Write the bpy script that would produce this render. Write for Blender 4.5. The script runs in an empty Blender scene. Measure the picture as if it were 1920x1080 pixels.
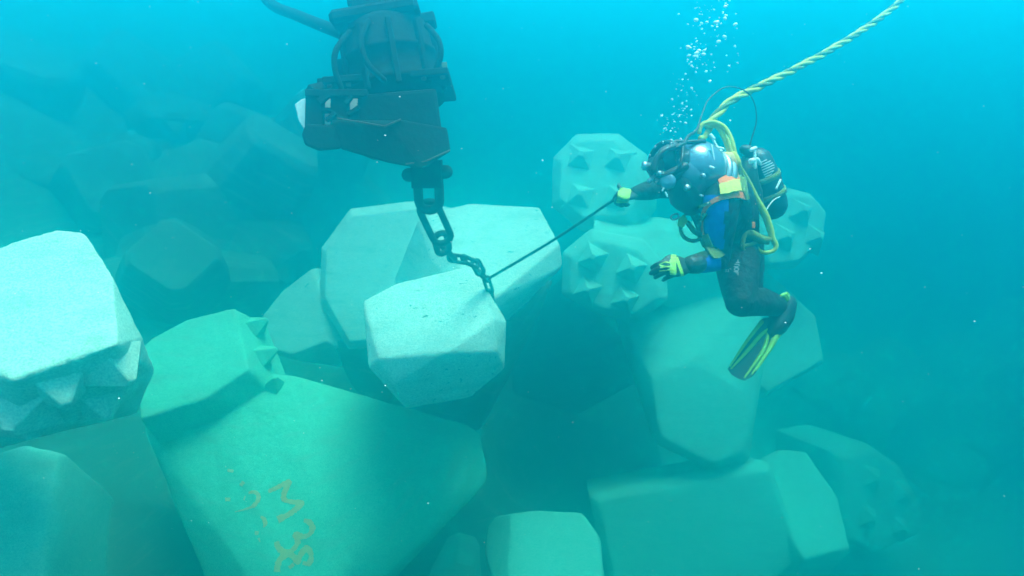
import bpy, bmesh, math, random
from mathutils import Vector, Matrix, noise
from mathutils.bvhtree import BVHTree

random.seed(7)
S = bpy.context.scene
COL = S.collection

# ------------------------------------------------------------------ camera
PITCH = math.radians(22.0)
F = 1200.0                                  # focal length in pixels of the 1920 px wide photograph
cd = bpy.data.cameras.new("camera")
cam = bpy.data.objects.new("camera", cd)
COL.objects.link(cam)
cam.location = (0, 0, 0)
cam.rotation_euler = (math.pi / 2 - PITCH, 0, 0)
cd.sensor_width = 36.0
cd.lens = 36.0 * F / 1920.0
cd.clip_start = 0.05
cd.clip_end = 2000
S.camera = cam

# ------------------------------------------------------------------ sky and sun
SUN_DIR = Vector((0.17, 0.11, 0.98)).normalized()      # towards the sun
w = bpy.data.worlds.new("World")
S.world = w
w.use_nodes = True
wt = w.node_tree
for n in list(wt.nodes):
    wt.nodes.remove(n)
sky = wt.nodes.new("ShaderNodeTexSky")
sky.sky_type = 'NISHITA'
sky.sun_disc = False
sky.sun_elevation = math.asin(SUN_DIR.z)
sky.sun_rotation = math.atan2(SUN_DIR.x, SUN_DIR.y)
bg = wt.nodes.new("ShaderNodeBackground")
bg.inputs['Strength'].default_value = 0.15
wo = wt.nodes.new("ShaderNodeOutputWorld")
wt.links.new(sky.outputs[0], bg.inputs[0])
wt.links.new(bg.outputs[0], wo.inputs[0])

sd = bpy.data.lights.new("sun", 'SUN')
sd.energy = 3.0
sd.angle = math.radians(28)
sd.color = (1.0, 0.97, 0.9)
sun = bpy.data.objects.new("sun", sd)
COL.objects.link(sun)
sun.location = (0, 0, 30)
sun.rotation_euler = SUN_DIR.to_track_quat('Z', 'Y').to_euler()

vs = S.view_settings
S.display_settings.display_device = 'sRGB'
vs.view_transform = 'Standard'
vs.look = 'None'
vs.gamma = 1.0
vs.exposure = 2.32
vs.use_curve_mapping = False
S.render.engine = 'CYCLES'
S.cycles.max_bounces = 10
S.cycles.volume_bounces = 8
S.cycles.diffuse_bounces = 3
S.cycles.use_denoising = True

WATER_DENSITY = 0.56
WATER_COLOR = (0.006, 0.315, 0.37, 1)
WATER_ABSORB = (0.14, 0.56, 0.55, 1)
BOX_TOP = 1.35

# ------------------------------------------------------------------ helpers
FW = Vector((0, math.cos(PITCH), -math.sin(PITCH)))
RT = Vector((1, 0, 0))
UP = Vector((0, math.sin(PITCH), math.cos(PITCH)))


def P(px, py, d):
    """point seen at (px, py) of the photograph, d metres deep"""
    return (FW + RT * ((px - 960.0) / F) + UP * ((540.0 - py) / F)) * d


def pix(v):
    d = v.dot(FW)
    return 960 + F * v.dot(RT) / d, 540 - F * v.dot(UP) / d, d


def on_plane(px, py, p0, n):
    r = P(px, py, 1.0)
    return r * (p0.dot(n) / r.dot(n))


def smooth_path(pts, sub=6):
    """Catmull-Rom through Vectors"""
    out = []
    n = len(pts)
    for i in range(n - 1):
        p0 = pts[max(i - 1, 0)]; p1 = pts[i]; p2 = pts[i + 1]; p3 = pts[min(i + 2, n - 1)]
        for k in range(sub):
            t = k / sub
            out.append(0.5 * ((2 * p1) + (p2 - p0) * t + (2 * p0 - 5 * p1 + 4 * p2 - p3) * t * t + (3 * p1 - p0 - 3 * p2 + p3) * t ** 3))
    out.append(pts[-1].copy())
    return out


def lerp_list(vals, m):
    n = len(vals)
    out = []
    for i in range(m):
        t = i * (n - 1) / (m - 1)
        k = min(int(t), n - 2)
        out.append(vals[k] * (1 - (t - k)) + vals[k + 1] * (t - k))
    return out


def tube(bm, pts, rad, n=10, flat=1.0, flat_axis=None, mat=0):
    """sweep a round (or flattened) section along pts with a radius per point; rounded ends"""
    pts = [Vector(p) for p in pts]
    m = len(pts)
    if not isinstance(rad, (list, tuple)):
        rad = [rad] * m
    if len(rad) != m:
        rad = lerp_list(list(rad), m)
    tan = []
    for i in range(m):
        t = pts[min(i + 1, m - 1)] - pts[max(i - 1, 0)]
        tan.append(t.normalized() if t.length > 1e-9 else Vector((0, 0, 1)))
    ref = flat_axis.copy() if flat_axis else (Vector((0, 0, 1)) if abs(tan[0].z) < 0.9 else Vector((1, 0, 0)))
    rings = []
    stations = []
    for a in (0.15, 0.6, 0.9):
        stations.append((pts[0] - tan[0] * rad[0] * math.cos(math.asin(a)) , rad[0] * a, tan[0]))
    for i in range(m):
        stations.append((pts[i], rad[i], tan[i]))
    for a in (0.9, 0.6, 0.15):
        stations.append((pts[-1] + tan[-1] * rad[-1] * math.cos(math.asin(a)), rad[-1] * a, tan[-1]))
    for c, r, t in stations:
        u = ref - t * ref.dot(t)
        if u.length < 1e-6:
            u = t.orthogonal()
        u.normalize()
        v = t.cross(u)
        if not flat_axis:
            ref = u
        ring = [bm.verts.new(c + u * (r * flat * math.cos(2 * math.pi * k / n)) + v * (r * math.sin(2 * math.pi * k / n))) for k in range(n)]
        rings.append(ring)
    fs = []
    for a, b in zip(rings[:-1], rings[1:]):
        for k in range(n):
            fs.append(bm.faces.new((a[k], a[(k + 1) % n], b[(k + 1) % n], b[k])))
    fs.append(bm.faces.new(list(reversed(rings[0]))))
    fs.append(bm.faces.new(rings[-1]))
    for f in fs:
        f.material_index = mat
        f.smooth = True
    return fs


def ellipsoid(bm, c, ax, r, seg=20, rings=12, mat=0):
    """ax: three orthonormal axes, r: three radii"""
    M = Matrix((ax[0], ax[1], ax[2])).transposed()
    res = bmesh.ops.create_uvsphere(bm, u_segments=seg, v_segments=rings, radius=1.0)
    for v in res['verts']:
        v.co = Vector(c) + M @ Vector((v.co.x * r[0], v.co.y * r[1], v.co.z * r[2]))
        for f in v.link_faces:
            f.smooth = True
            f.material_index = mat
    return res['verts']


def lathe(bm, p0, axis, prof, n=28, mat=0, smooth=True):
    """prof: list of (distance along axis, radius)"""
    axis = axis.normalized()
    u = axis.orthogonal().normalized()
    v = axis.cross(u)
    rings = []
    for h, r in prof:
        r = max(r, 1e-4)
        rings.append([bm.verts.new(p0 + axis * h + (u * math.cos(2 * math.pi * k / n) + v * math.sin(2 * math.pi * k / n)) * r) for k in range(n)])
    for a, b in zip(rings[:-1], rings[1:]):
        for k in range(n):
            f = bm.faces.new((a[k], a[(k + 1) % n], b[(k + 1) % n], b[k]))
            f.smooth = smooth
            f.material_index = mat
    bm.faces.new(list(reversed(rings[0]))).material_index = mat
    bm.faces.new(rings[-1]).material_index = mat


def hull(bm, pts, bevel=0.0, mat=0, seg=2):
    t = bmesh.new()
    for p in pts:
        t.verts.new(p)
    r = bmesh.ops.convex_hull(t, input=list(t.verts))
    junk = [g for g in r['geom_interior'] if isinstance(g, bmesh.types.BMVert)]
    if junk:
        bmesh.ops.delete(t, geom=junk, context='VERTS')
    bmesh.ops.dissolve_limit(t, angle_limit=math.radians(3), verts=list(t.verts), edges=list(t.edges))
    bmesh.ops.recalc_face_normals(t, faces=list(t.faces))
    if bevel > 0:
        es = [e for e in t.edges if len(e.link_faces) == 2 and e.calc_face_angle(0) > math.radians(12)]
        bmesh.ops.bevel(t, geom=es, offset=bevel, offset_type='OFFSET', segments=seg, profile=0.6, affect='EDGES', clamp_overlap=True)
    bmesh.ops.triangulate(t, faces=[f for f in t.faces if len(f.verts) > 4])
    vm = {v: bm.verts.new(v.co) for v in t.verts}
    for f in t.faces:
        try:
            nf = bm.faces.new([vm[v] for v in f.verts])
            nf.material_index = mat
        except ValueError:
            pass
    t.free()


def box(bm, c, ax, half, bevel=0.0, mat=0):
    pts = []
    for sx in (-1, 1):
        for sy in (-1, 1):
            for sz in (-1, 1):
                pts.append(Vector(c) + ax[0] * (sx * half[0]) + ax[1] * (sy * half[1]) + ax[2] * (sz * half[2]))
    hull(bm, pts, bevel, mat, 1)


def bar(bm, a, b, wid, thick, side=None, bevel=0.004, mat=0):
    """rectangular bar from a to b"""
    t = (b - a)
    L = t.length
    t.normalize()
    side = side or FW
    v = (side - t * side.dot(t)).normalized()
    u = t.cross(v)
    box(bm, (a + b) / 2, (t, u, v), (L / 2, wid / 2, thick / 2), bevel, mat)


def finish(name, bm, mats, parent=None, weld=False, smooth_angle=None):
    """link a bmesh built in world space as ONE mesh object with its origin at its middle"""
    bmesh.ops.recalc_face_normals(bm, faces=list(bm.faces))
    lo = Vector([min(v.co[i] for v in bm.verts) for i in range(3)])
    hi = Vector([max(v.co[i] for v in bm.verts) for i in range(3)])
    c = (lo + hi) / 2
    for v in bm.verts:
        v.co -= c
    me = bpy.data.meshes.new(name)
    bm.to_mesh(me)
    bm.free()
    if not isinstance(mats, (list, tuple)):
        mats = [mats]
    for m in mats:
        me.materials.append(m)
    o = bpy.data.objects.new(name, me)
    COL.objects.link(o)
    place(o, c, parent)
    return o


def world_loc(o):
    p = Vector(o.location)
    while o.parent is not None:
        o = o.parent
        p = p + Vector(o.location)
    return p


def place(o, c, parent):
    if parent is not None:
        o.parent = parent
        o.location = c - world_loc(parent)
    else:
        o.location = c


def tag(o, label=None, cat=None, group=None, kind=None):
    if label: o['label'] = label
    if cat: o['category'] = cat
    if group: o['group'] = group
    if kind: o['kind'] = kind
    return o


def empty(name, loc):
    o = bpy.data.objects.new(name, None)
    COL.objects.link(o)
    o.location = loc
    o.empty_display_size = 0.2
    return o


def bvh_of(o):
    off = world_loc(o)
    me = o.data
    return BVHTree.FromPolygons([v.co + off for v in me.vertices], [tuple(p.vertices) for p in me.polygons])


def ray_to(bvh, px, py, default_d):
    r = P(px, py, 1.0).normalized()
    hit = bvh.ray_cast(Vector((0, 0, 0)), r)
    if hit[0] is None:
        return P(px, py, default_d), -r
    n = hit[1]
    if n.dot(r) > 0:
        n = -n
    return hit[0], n


def strip(bm, line, width, bvh, dflt, lift=0.003, thick=0.0, mat=0, sub=5, jag=0.0):
    """a band of paint or webbing lying on the surface in bvh; line and width as seen in the photograph"""
    pts = smooth_path([Vector((a, b, 0)) for a, b in line], sub)
    m = len(pts)
    ws = lerp_list(width, m) if isinstance(width, (list, tuple)) else [width] * m
    prev = None
    for i in range(m):
        t = (pts[min(i + 1, m - 1)] - pts[max(i - 1, 0)]).normalized()
        nx = Vector((-t.y, t.x, 0))
        wd = ws[i] * (1 + random.uniform(-jag, jag)) / 2
        row = []
        for s in (-1, 0, 1):
            q = pts[i] + nx * (wd * s)
            h, n = ray_to(bvh, q.x, q.y, dflt)
            row.append((h + n * (lift + thick), h + n * (lift if thick else 0)))
        top = [bm.verts.new(a) for a, b in row]
        low = [bm.verts.new(row[0][1]), bm.verts.new(row[2][1])] if thick else None
        if prev:
            pt, pl = prev
            for k in range(2):
                bm.faces.new((pt[k], pt[k + 1], top[k + 1], top[k])).material_index = mat
            if thick:
                bm.faces.new((pl[0], pt[0], top[0], low[0])).material_index = mat
                bm.faces.new((pt[2], pl[1], low[1], top[2])).material_index = mat
                bm.faces.new((pl[1], pl[0], low[0], low[1])).material_index = mat
        prev = (top, low)


def remesh(bm, name, voxel, mats, parent, smooth_iter=4):
    """melt overlapping limbs into one continuous skin"""
    o = finish(name, bm, mats, parent)
    md = o.modifiers.new("r", 'REMESH')
    md.mode = 'VOXEL'
    md.voxel_size = voxel
    md.use_smooth_shade = True
    sm = o.modifiers.new("s", 'SMOOTH')
    sm.iterations = smooth_iter
    sm.factor = 0.5
    dg = bpy.context.evaluated_depsgraph_get()
    me = bpy.data.meshes.new_from_object(o.evaluated_get(dg))
    o.modifiers.clear()
    o.data = me
    me.materials.clear()
    for m in mats:
        me.materials.append(m)
    for p in me.polygons:
        p.use_smooth = True
    return o


# ------------------------------------------------------------------ materials
def new_mat(name):
    m = bpy.data.materials.new(name)
    m.use_nodes = True
    return m, m.node_tree, m.node_tree.nodes['Principled BSDF']


def simple(name, col, rough=0.5, metal=0.0, var=0.25, scale=20.0, bump=0.15, bscale=60.0, bdist=0.004, coat=0.0, spec=0.5):
    m, nt, b = new_mat(name)
    N = nt.nodes; L = nt.links
    tc = N.new('ShaderNodeTexCoord')
    nz = N.new('ShaderNodeTexNoise'); nz.inputs['Scale'].default_value = scale; nz.inputs['Detail'].default_value = 5
    L.new(tc.outputs['Object'], nz.inputs['Vector'])
    mx = N.new('ShaderNodeMixRGB')
    c = Vector(col)
    mx.inputs[1].default_value = (*(c * (1 - var)), 1)
    mx.inputs[2].default_value = (*[min(1, x) for x in (c * (1 + var))], 1)
    L.new(nz.outputs['Fac'], mx.inputs[0])
    L.new(mx.outputs[0], b.inputs['Base Color'])
    b.inputs['Roughness'].default_value = rough
    b.inputs['Metallic'].default_value = metal
    b.inputs['Coat Weight'].default_value = coat
    b.inputs['Specular IOR Level'].default_value = spec
    if bump:
        n2 = N.new('ShaderNodeTexNoise'); n2.inputs['Scale'].default_value = bscale; n2.inputs['Detail'].default_value = 4
        L.new(tc.outputs['Object'], n2.inputs['Vector'])
        bp = N.new('ShaderNodeBump'); bp.inputs['Strength'].default_value = bump * 4 if bump < 0.25 else 1.0
        bp.inputs['Distance'].default_value = bdist
        L.new(n2.outputs['Fac'], bp.inputs['Height'])
        L.new(bp.outputs[0], b.inputs['Normal'])
    return m


def concrete(name, col, pits=0.0, tint=(0.42, 0.47, 0.36)):
    m, nt, b = new_mat(name)
    N = nt.nodes; L = nt.links
    tc = N.new('ShaderNodeTexCoord')

    def nse(scale, detail=6, rough=0.6, vec=None):
        n = N.new('ShaderNodeTexNoise')
        n.inputs['Scale'].default_value = scale; n.inputs['Detail'].default_value = detail; n.inputs['Roughness'].default_value = rough
        L.new(vec or tc.outputs['Object'], n.inputs['Vector'])
        return n.outputs['Fac']

    def ramp(src, a, bb, c0=(0, 0, 0, 1), c1=(1, 1, 1, 1)):
        r = N.new('ShaderNodeValToRGB')
        r.color_ramp.elements[0].position = a; r.color_ramp.elements[1].position = bb
        r.color_ramp.elements[0].color = c0; r.color_ramp.elements[1].color = c1
        L.new(src, r.inputs[0])
        return r.outputs[0]

    def mix(fac, a, bb, mode='MIX'):
        x = N.new('ShaderNodeMixRGB'); x.blend_type = mode
        if isinstance(fac, float): x.inputs[0].default_value = fac
        else: L.new(fac, x.inputs[0])
        for s, q in ((1, a), (2, bb)):
            if isinstance(q, tuple): x.inputs[s].default_value = q
            else: L.new(q, x.inputs[s])
        return x.outputs[0]

    c = Vector(col)
    base = mix(ramp(nse(1.6), 0.35, 0.7), (*c, 1), (*Vector(tint), 1))
    base = mix(ramp(nse(14.0, 8, 0.7), 0.3, 0.75), base, (*(c * 1.18), 1))
    fine = ramp(nse(95.0, 3), 0.32, 0.6)
    base = mix(0.40, base, mix(1.0, base, fine, 'MULTIPLY'))
    # silt film: streaks along the casting joints
    mp = N.new('ShaderNodeMapping'); mp.inputs['Scale'].default_value = (2.0, 2.0, 14.0)
    mp.inputs['Rotation'].default_value = (0.2, 0.1, 0.5)
    L.new(tc.outputs['Object'], mp.inputs[0])
    st = ramp(nse(1.3, 5, 0.6, mp.outputs[0]), 0.52, 0.72)
    base = mix(st, base, mix(0.55, base, (0.30, 0.34, 0.24, 1)))
    hgt = nse(38.0, 8, 0.75)
    if pits:
        mp2 = N.new('ShaderNodeMapping'); mp2.inputs['Scale'].default_value = (1.0, 2.2, 1.6)
        mp2.inputs['Rotation'].default_value = (0, 0, -0.35)
        L.new(tc.outputs['Object'], mp2.inputs[0])
        pn = nse(17.0, 4, 0.65, mp2.outputs[0])
        band = nse(2.6, 2, 0.5, mp2.outputs[0])
        ad = N.new('ShaderNodeMath'); ad.operation = 'MULTIPLY'
        L.new(ramp(pn, 0.63, 0.67), ad.inputs[0]); L.new(ramp(band, 0.46, 0.56), ad.inputs[1])
        base = mix(ad.outputs[0], base, (0.06, 0.07, 0.06, 1))
        hh = N.new('ShaderNodeMath'); hh.operation = 'SUBTRACT'
        L.new(hgt, hh.inputs[0]); L.new(ad.outputs[0], hh.inputs[1])
        hgt = hh.outputs[0]
    L.new(base, b.inputs['Base Color'])
    b.inputs['Roughness'].default_value = 0.9
    b.inputs['Specular IOR Level'].default_value = 0.2
    bp = N.new('ShaderNodeBump'); bp.inputs['Strength'].default_value = 0.7; bp.inputs['Distance'].default_value = 0.012
    L.new(hgt, bp.inputs['Height'])
    L.new(bp.outputs[0], b.inputs['Normal'])
    return m


M_CONC = concrete("concrete", (0.36, 0.63, 0.47), tint=(0.28, 0.56, 0.38))
M_CONC_CLEAN = concrete("concrete_clean", (0.62, 0.64, 0.50), tint=(0.52, 0.58, 0.42))
M_CONC_NEW = concrete("concrete_pitted", (0.66, 0.65, 0.52), pits=1.0, tint=(0.58, 0.59, 0.46))
M_CONC_ALGAE = concrete("concrete_algae", (0.22, 0.60, 0.38), tint=(0.18, 0.54, 0.31))
M_SAND = concrete("seabed_sand", (0.42, 0.43, 0.32), tint=(0.30, 0.33, 0.22))
M_DARK = concrete("weed_and_shade_concrete", (0.12, 0.15, 0.09), tint=(0.09, 0.12, 0.07))  # weed on the hill and far blocks; painted shade on the slung block's gap lumps
M_ROCK = concrete("rubble_stone", (0.22, 0.23, 0.19), tint=(0.14, 0.17, 0.11))
M_STEEL = simple("rusty_steel", (0.010, 0.008, 0.006), 0.9, 0.0, 0.7, 9, 0.2, 30, 0.005, spec=0.08)
M_STEEL_EDGE = simple("scuffed_steel", (0.06, 0.040, 0.024), 0.8, 0.0, 0.6, 25, 0.2, 60, 0.006)
M_GREENP = simple("green_painted_steel", (0.08, 0.13, 0.05), 0.6, 0.0, 0.4, 12, 0.2, 60)
M_WHITE = simple("white_plastic", (0.72, 0.72, 0.66), 0.5, 0.0, 0.12, 10, 0.1, 60)
M_CHAIN = simple("chain_steel", (0.025, 0.025, 0.020), 0.8, 0.0, 0.7, 30, 0.25, 90, 0.006, spec=0.2)
M_NEO = simple("black_neoprene", (0.012, 0.013, 0.015), 0.75, 0.0, 0.4, 30, 0.25, 15, 0.022, spec=0.25)
M_BLUE = simple("blue_neoprene", (0.010, 0.085, 0.42), 0.7, 0.0, 0.25, 24, 0.25, 30, 0.006, spec=0.25)
M_VEST = simple("dark_green_vest", (0.035, 0.055, 0.018), 0.85, 0.0, 0.5, 25, 0.25, 40, 0.012, spec=0.2)
M_YG = simple("lime_rubber", (0.34, 0.56, 0.05), 0.6, 0.0, 0.25, 50, 0.2, 120, 0.003)
M_YEL = simple("yellow_hose", (0.54, 0.50, 0.05), 0.55, 0.0, 0.2, 30, 0.2, 120, 0.003)
M_YELW = simple("yellow_webbing", (0.70, 0.55, 0.08), 0.8, 0.0, 0.2, 60, 0.25, 250, 0.003)
M_OLIVE = simple("olive_webbing", (0.16, 0.19, 0.035), 0.8, 0.0, 0.35, 30, 0.25, 120, 0.004)
M_ORANGE = simple("orange_webbing", (0.95, 0.16, 0.03), 0.8, 0.0, 0.25, 40, 0.25, 200, 0.003)
M_TAN = simple("tan_webbing", (0.75, 0.42, 0.14), 0.8, 0.0, 0.25, 40, 0.25, 200, 0.003)
M_HELM = simple("blue_grey_helmet_shell", (0.13, 0.19, 0.25), 0.30, 0.5, 0.45, 9, 0.1, 40, 0.002, coat=0.6)
M_CHROME = simple("chrome_fitting", (0.36, 0.38, 0.40), 0.38, 0.7, 0.2, 20, 0.1, 60, 0.002)
M_RUB = simple("black_rubber", (0.014, 0.015, 0.016), 0.5, 0.0, 0.4, 30, 0.15, 60, 0.004)
M_GREYT = simple("dark_tank_paint", (0.022, 0.035, 0.045), 0.45, 0.0, 0.35, 14, 0.1, 60, 0.003)
M_GLASS = simple("dark_visor_glass", (0.02, 0.035, 0.04), 0.12, 0.0, 0.2, 6, 0, coat=0.8)
M_PAINT = simple("orange_spray_paint", (1.0, 0.40, 0.11), 0.8, 0.0, 0.3, 45, 0.2, 120, 0.003)
M_LETTER = simple("pale_print", (0.32, 0.36, 0.38), 0.7, 0.0, 0.1, 20, 0)
M_ROPE = simple("dark_cord", (0.02, 0.022, 0.02), 0.8, 0.0, 0.4, 80, 0.2, 200, 0.002)
M_BUB = simple("air_bubble", (0.95, 0.97, 0.97), 0.08, 0.0, 0.02, 10, 0, coat=1.0)
M_SNOW = simple("suspended_particle", (0.85, 0.85, 0.78), 0.8, 0.0, 0.1, 10, 0)

# ------------------------------------------------------------------ seabed
def seabed_height(x, y, mound=1.0):
    # a mound of rubble climbs to the left and back, open deeper water lies to the right
    rise = max(0.0, (-x + 0.30 * y - 1.5)) * 0.5
    z = -5.6 - 0.6 * (1 - mound) + min(rise, 5.7) * mound - max(0.0, x - 2.0) * 0.18
    z = max(z, -9.0)
    z += mound * 0.9 * abs(noise.noise(Vector((x * 0.8, y * 0.8, 9.0)))) + 0.7 * noise.noise(Vector((x * 0.45, y * 0.45, 1.0))) + 0.2 * noise.noise(Vector((x * 1.3, y * 1.3, 5.0)))
    return z


def height_sheet(name, xs, ys, mound, mat):
    bm = bmesh.new()
    grid = [[bm.verts.new((x, y, seabed_height(x, y, mound))) for x in xs] for y in ys]
    for j in range(len(ys) - 1):
        for i in range(len(xs) - 1):
            bm.faces.new((grid[j][i], grid[j][i + 1], grid[j + 1][i + 1], grid[j + 1][i])).smooth = True
    tag(finish(name, bm, mat), kind="structure")


height_sheet("seabed", [-70, -50, -36, -26] + [-20 + i * 0.8 for i in range(51)] + [26, 36, 50, 70],
             [-25, -15, -8] + [-4 + i * 0.8 for i in range(41)] + [34, 42, 52, 66, 90], 0.0, M_SAND)
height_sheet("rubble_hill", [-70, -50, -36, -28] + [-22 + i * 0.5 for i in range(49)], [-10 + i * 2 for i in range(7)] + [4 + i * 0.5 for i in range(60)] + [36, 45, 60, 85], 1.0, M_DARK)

# ------------------------------------------------------------------ concrete armour blocks
GROUP_B = "concrete armour blocks of the breakwater"


def face_ring(face, d, n):
    n = n.normalized()
    cx = sum(p[0] for p in face) / len(face); cy = sum(p[1] for p in face) / len(face)
    p0 = P(cx, cy, d)
    ring = [on_plane(a, b, p0, n) for a, b in face]
    c = sum(ring, Vector()) / len(ring)
    return ring, c


def nose(bm, face, d, n, L, flare=1.25, axis=None, lip=0.07, lipd=0.10, extra=(), bevel=0.016, mat=0):
    """a leg of the block: the end face as traced, a chamfered lip, then a body of length L"""
    n = Vector(n).normalized()
    ax = (Vector(axis) if axis else -n).normalized()
    ring, c = face_ring(face, d, n)
    pts = list(ring)
    for p in ring:
        o = p - c
        pts.append(p + o.normalized() * lip + ax * lipd)
        pts.append(c + o * flare + ax * L)
    pts += [P(*e) for e in extra]
    hull(bm, pts, bevel, mat)
    return ring, c, n


def stud(bm, base, n, size, h, spin=0.6):
    """four-sided pyramid standing on a block face"""
    n = n.normalized()
    u = n.orthogonal().normalized()
    v = n.cross(u)
    cs, sn = math.cos(spin), math.sin(spin)
    u, v = u * cs + v * sn, v * cs - u * sn
    pts = [base + u * (a * size) + v * (b * size) - n * 0.06 for a, b in ((1, 1), (1, -1), (-1, -1), (-1, 1))]
    top = [base + n * h + u * (a * size * 0.16) + v * (b * size * 0.16) for a, b in ((1, 1), (1, -1), (-1, -1), (-1, 1))]
    hull(bm, pts + top, 0.006, 0, 1)


def weather(o, voxel, amp=1.0):
    """melt the cast lumps into one body with worn, chipped arrises"""
    src = o.data
    tree = BVHTree.FromPolygons([v.co for v in src.vertices], [tuple(p.vertices) for p in src.polygons])
    norms = [p.normal.copy() for p in src.polygons]
    mids = [p.material_index for p in src.polygons]
    mats = list(src.materials)
    md = o.modifiers.new("r", 'REMESH')
    md.mode = 'VOXEL'
    md.voxel_size = voxel
    dg = bpy.context.evaluated_depsgraph_get()
    me = bpy.data.meshes.new_from_object(o.evaluated_get(dg))
    o.modifiers.clear()
    me.materials.clear()
    for m in mats:
        me.materials.append(m)
    vn = [v.normal.copy() for v in me.vertices]
    seed = Vector((len(me.vertices) % 97, 3.1, 7.7))
    for v, n in zip(me.vertices, vn):
        _, fnn, idx, _ = tree.find_nearest(v.co)
        e = 1.0 - abs(n.dot(norms[idx])) if idx is not None else 0.0
        p = v.co + seed
        h = 0.006 * noise.noise(p * 3.0) + 0.0035 * noise.noise(p * 11.0) + 0.002 * noise.noise(p * 27.0)
        h -= min(e * 5.0, 1.0) * 0.020 * max(0.0, noise.noise(p * 7.0) + 0.15)
        v.co += n * (h * amp)
    if len(mats) > 1:
        for p in me.polygons:
            _, _, idx, _ = tree.find_nearest(p.center)
            if idx is not None:
                p.material_index = mids[idx]
    for p in me.polygons:
        p.use_smooth = True
    o.data = me


def block(bm, label, mat, extra_studs=(), away=1.0, vox=0.019):
    for v in bm.verts:
        v.co *= away
    o = finish("concrete_block", bm, mat)
    weather(o, vox, 0.55 if vox < 0.0115 else 1.0)
    if extra_studs:
        bvh = bvh_of(o)
        loc = world_loc(o)
        sb = bmesh.new()
        sb.from_mesh(o.data)
        for px, py, size, h, spin in extra_studs:
            hit, nn = ray_to(bvh, px, py, 5.0)
            acc = nn.copy()
            for dx, dy in ((-9, 0), (9, 0), (0, -9), (0, 9)):
                acc += ray_to(bvh, px + dx, py + dy, 5.0)[1]
            stud(sb, hit - loc, acc, size, h, spin)
        sb.to_mesh(o.data)
        sb.free()
    tag(o, label, "concrete block", GROUP_B)
    return o


# near block at the left edge
bm = bmesh.new()
nose(bm, [(-80, 490), (0, 462), (105, 430), (158, 433), (210, 517), (221, 645), (22, 714), (-60, 650)], 3.1, (0.10, -0.42, 0.90), 0.52,
     flare=0.95, axis=(-0.35, 0.35, -0.9), lip=0.0, lipd=0.02,
     extra=[(268, 634, 3.25), (290, 696, 3.5), (258, 775, 3.75), (20, 728, 2.83), (-90, 690, 2.9), (60, 818, 3.5), (-120, 810, 3.4)])
hull(bm, [P(*q) for q in [(-150, 540, 3.4), (-90, 520, 3.6), (120, 620, 3.9), (150, 800, 4.0), (-20, 850, 3.8), (-150, 800, 3.4), (-60, 700, 4.4)]], 0.03)
block(bm, "large pale block cut off by the left edge, its bright top face nearest the camera", M_CONC_CLEAN,
      [(116, 728, 0.13, 0.10, 0.55), (222, 694, 0.12, 0.10, 0.55), (40, 778, 0.13, 0.10, 0.55), (190, 758, 0.12, 0.09, 0.55)], vox=0.012)

# block below it, in the bottom left corner
bm = bmesh.new()
nose(bm, [(-90, 880), (40, 836), (108, 852), (96, 930), (72, 1010), (74, 1120), (-90, 1140)], 4.1, (0.05, -0.55, 0.83), 0.9, flare=0.9, lip=0.03, lipd=0.08)
hull(bm, [P(*q) for q in [(-300, 1000, 4.4), (60, 950, 4.9), (90, 1250, 4.7), (-300, 1300, 4.2), (-100, 1100, 5.6)]], 0.03)
block(bm, "block in the bottom left corner, lying under the near bright block", M_CONC)

# block with the sprayed number
bm = bmesh.new()
nose(bm, [(255, 660), (285, 632), (350, 598), (438, 576), (452, 640), (466, 692), (385, 748), (262, 787)], 4.75, (-0.05, -0.62, 0.78), 0.9,
     flare=1.05, axis=(0.12, 0.35, -0.93), lip=0.0, lipd=0.03, extra=[(545, 725, 5.1), (500, 610, 5.2), (530, 760, 4.95)])
body = [(262, 790, 4.85), (325, 868, 4.80), (380, 962, 4.68), (408, 1090, 4.5), (430, 1200, 4.4), (630, 1200, 4.5), (740, 1080, 4.95), (810, 1000, 5.25),
        (920, 900, 5.6), (900, 800, 5.8), (690, 790, 5.05), (610, 735, 4.95), (545, 700, 4.95), (468, 692, 4.90),
        (440, 830, 4.60), (560, 850, 4.56), (700, 860, 4.72), (480, 940, 4.40), (600, 960, 4.36), (720, 960, 4.58), (520, 1060, 4.20), (640, 1080, 4.22), (540, 1190, 4.05), (600, 1190, 4.12)]
hull(bm, [P(*q) for q in body] + [P(400, 900, 5.6), P(700, 1000, 5.9), P(600, 1150, 5.5), P(850, 900, 6.3)], 0.05)
B_PAINT = block(bm, "greenish block sprayed with orange marks, its stubby leg rising beside the near bright block", M_CONC_ALGAE,
                [(478, 614, 0.10, 0.13, 0.5), (492, 668, 0.10, 0.13, 0.5), (514, 722, 0.09, 0.11, 0.5)], vox=0.014)
bv = bvh_of(B_PAINT)


def off(pts, sx, ox, sy, oy):
    return [(ox + a * sx, oy + b * sy) for a, b in pts]


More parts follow.
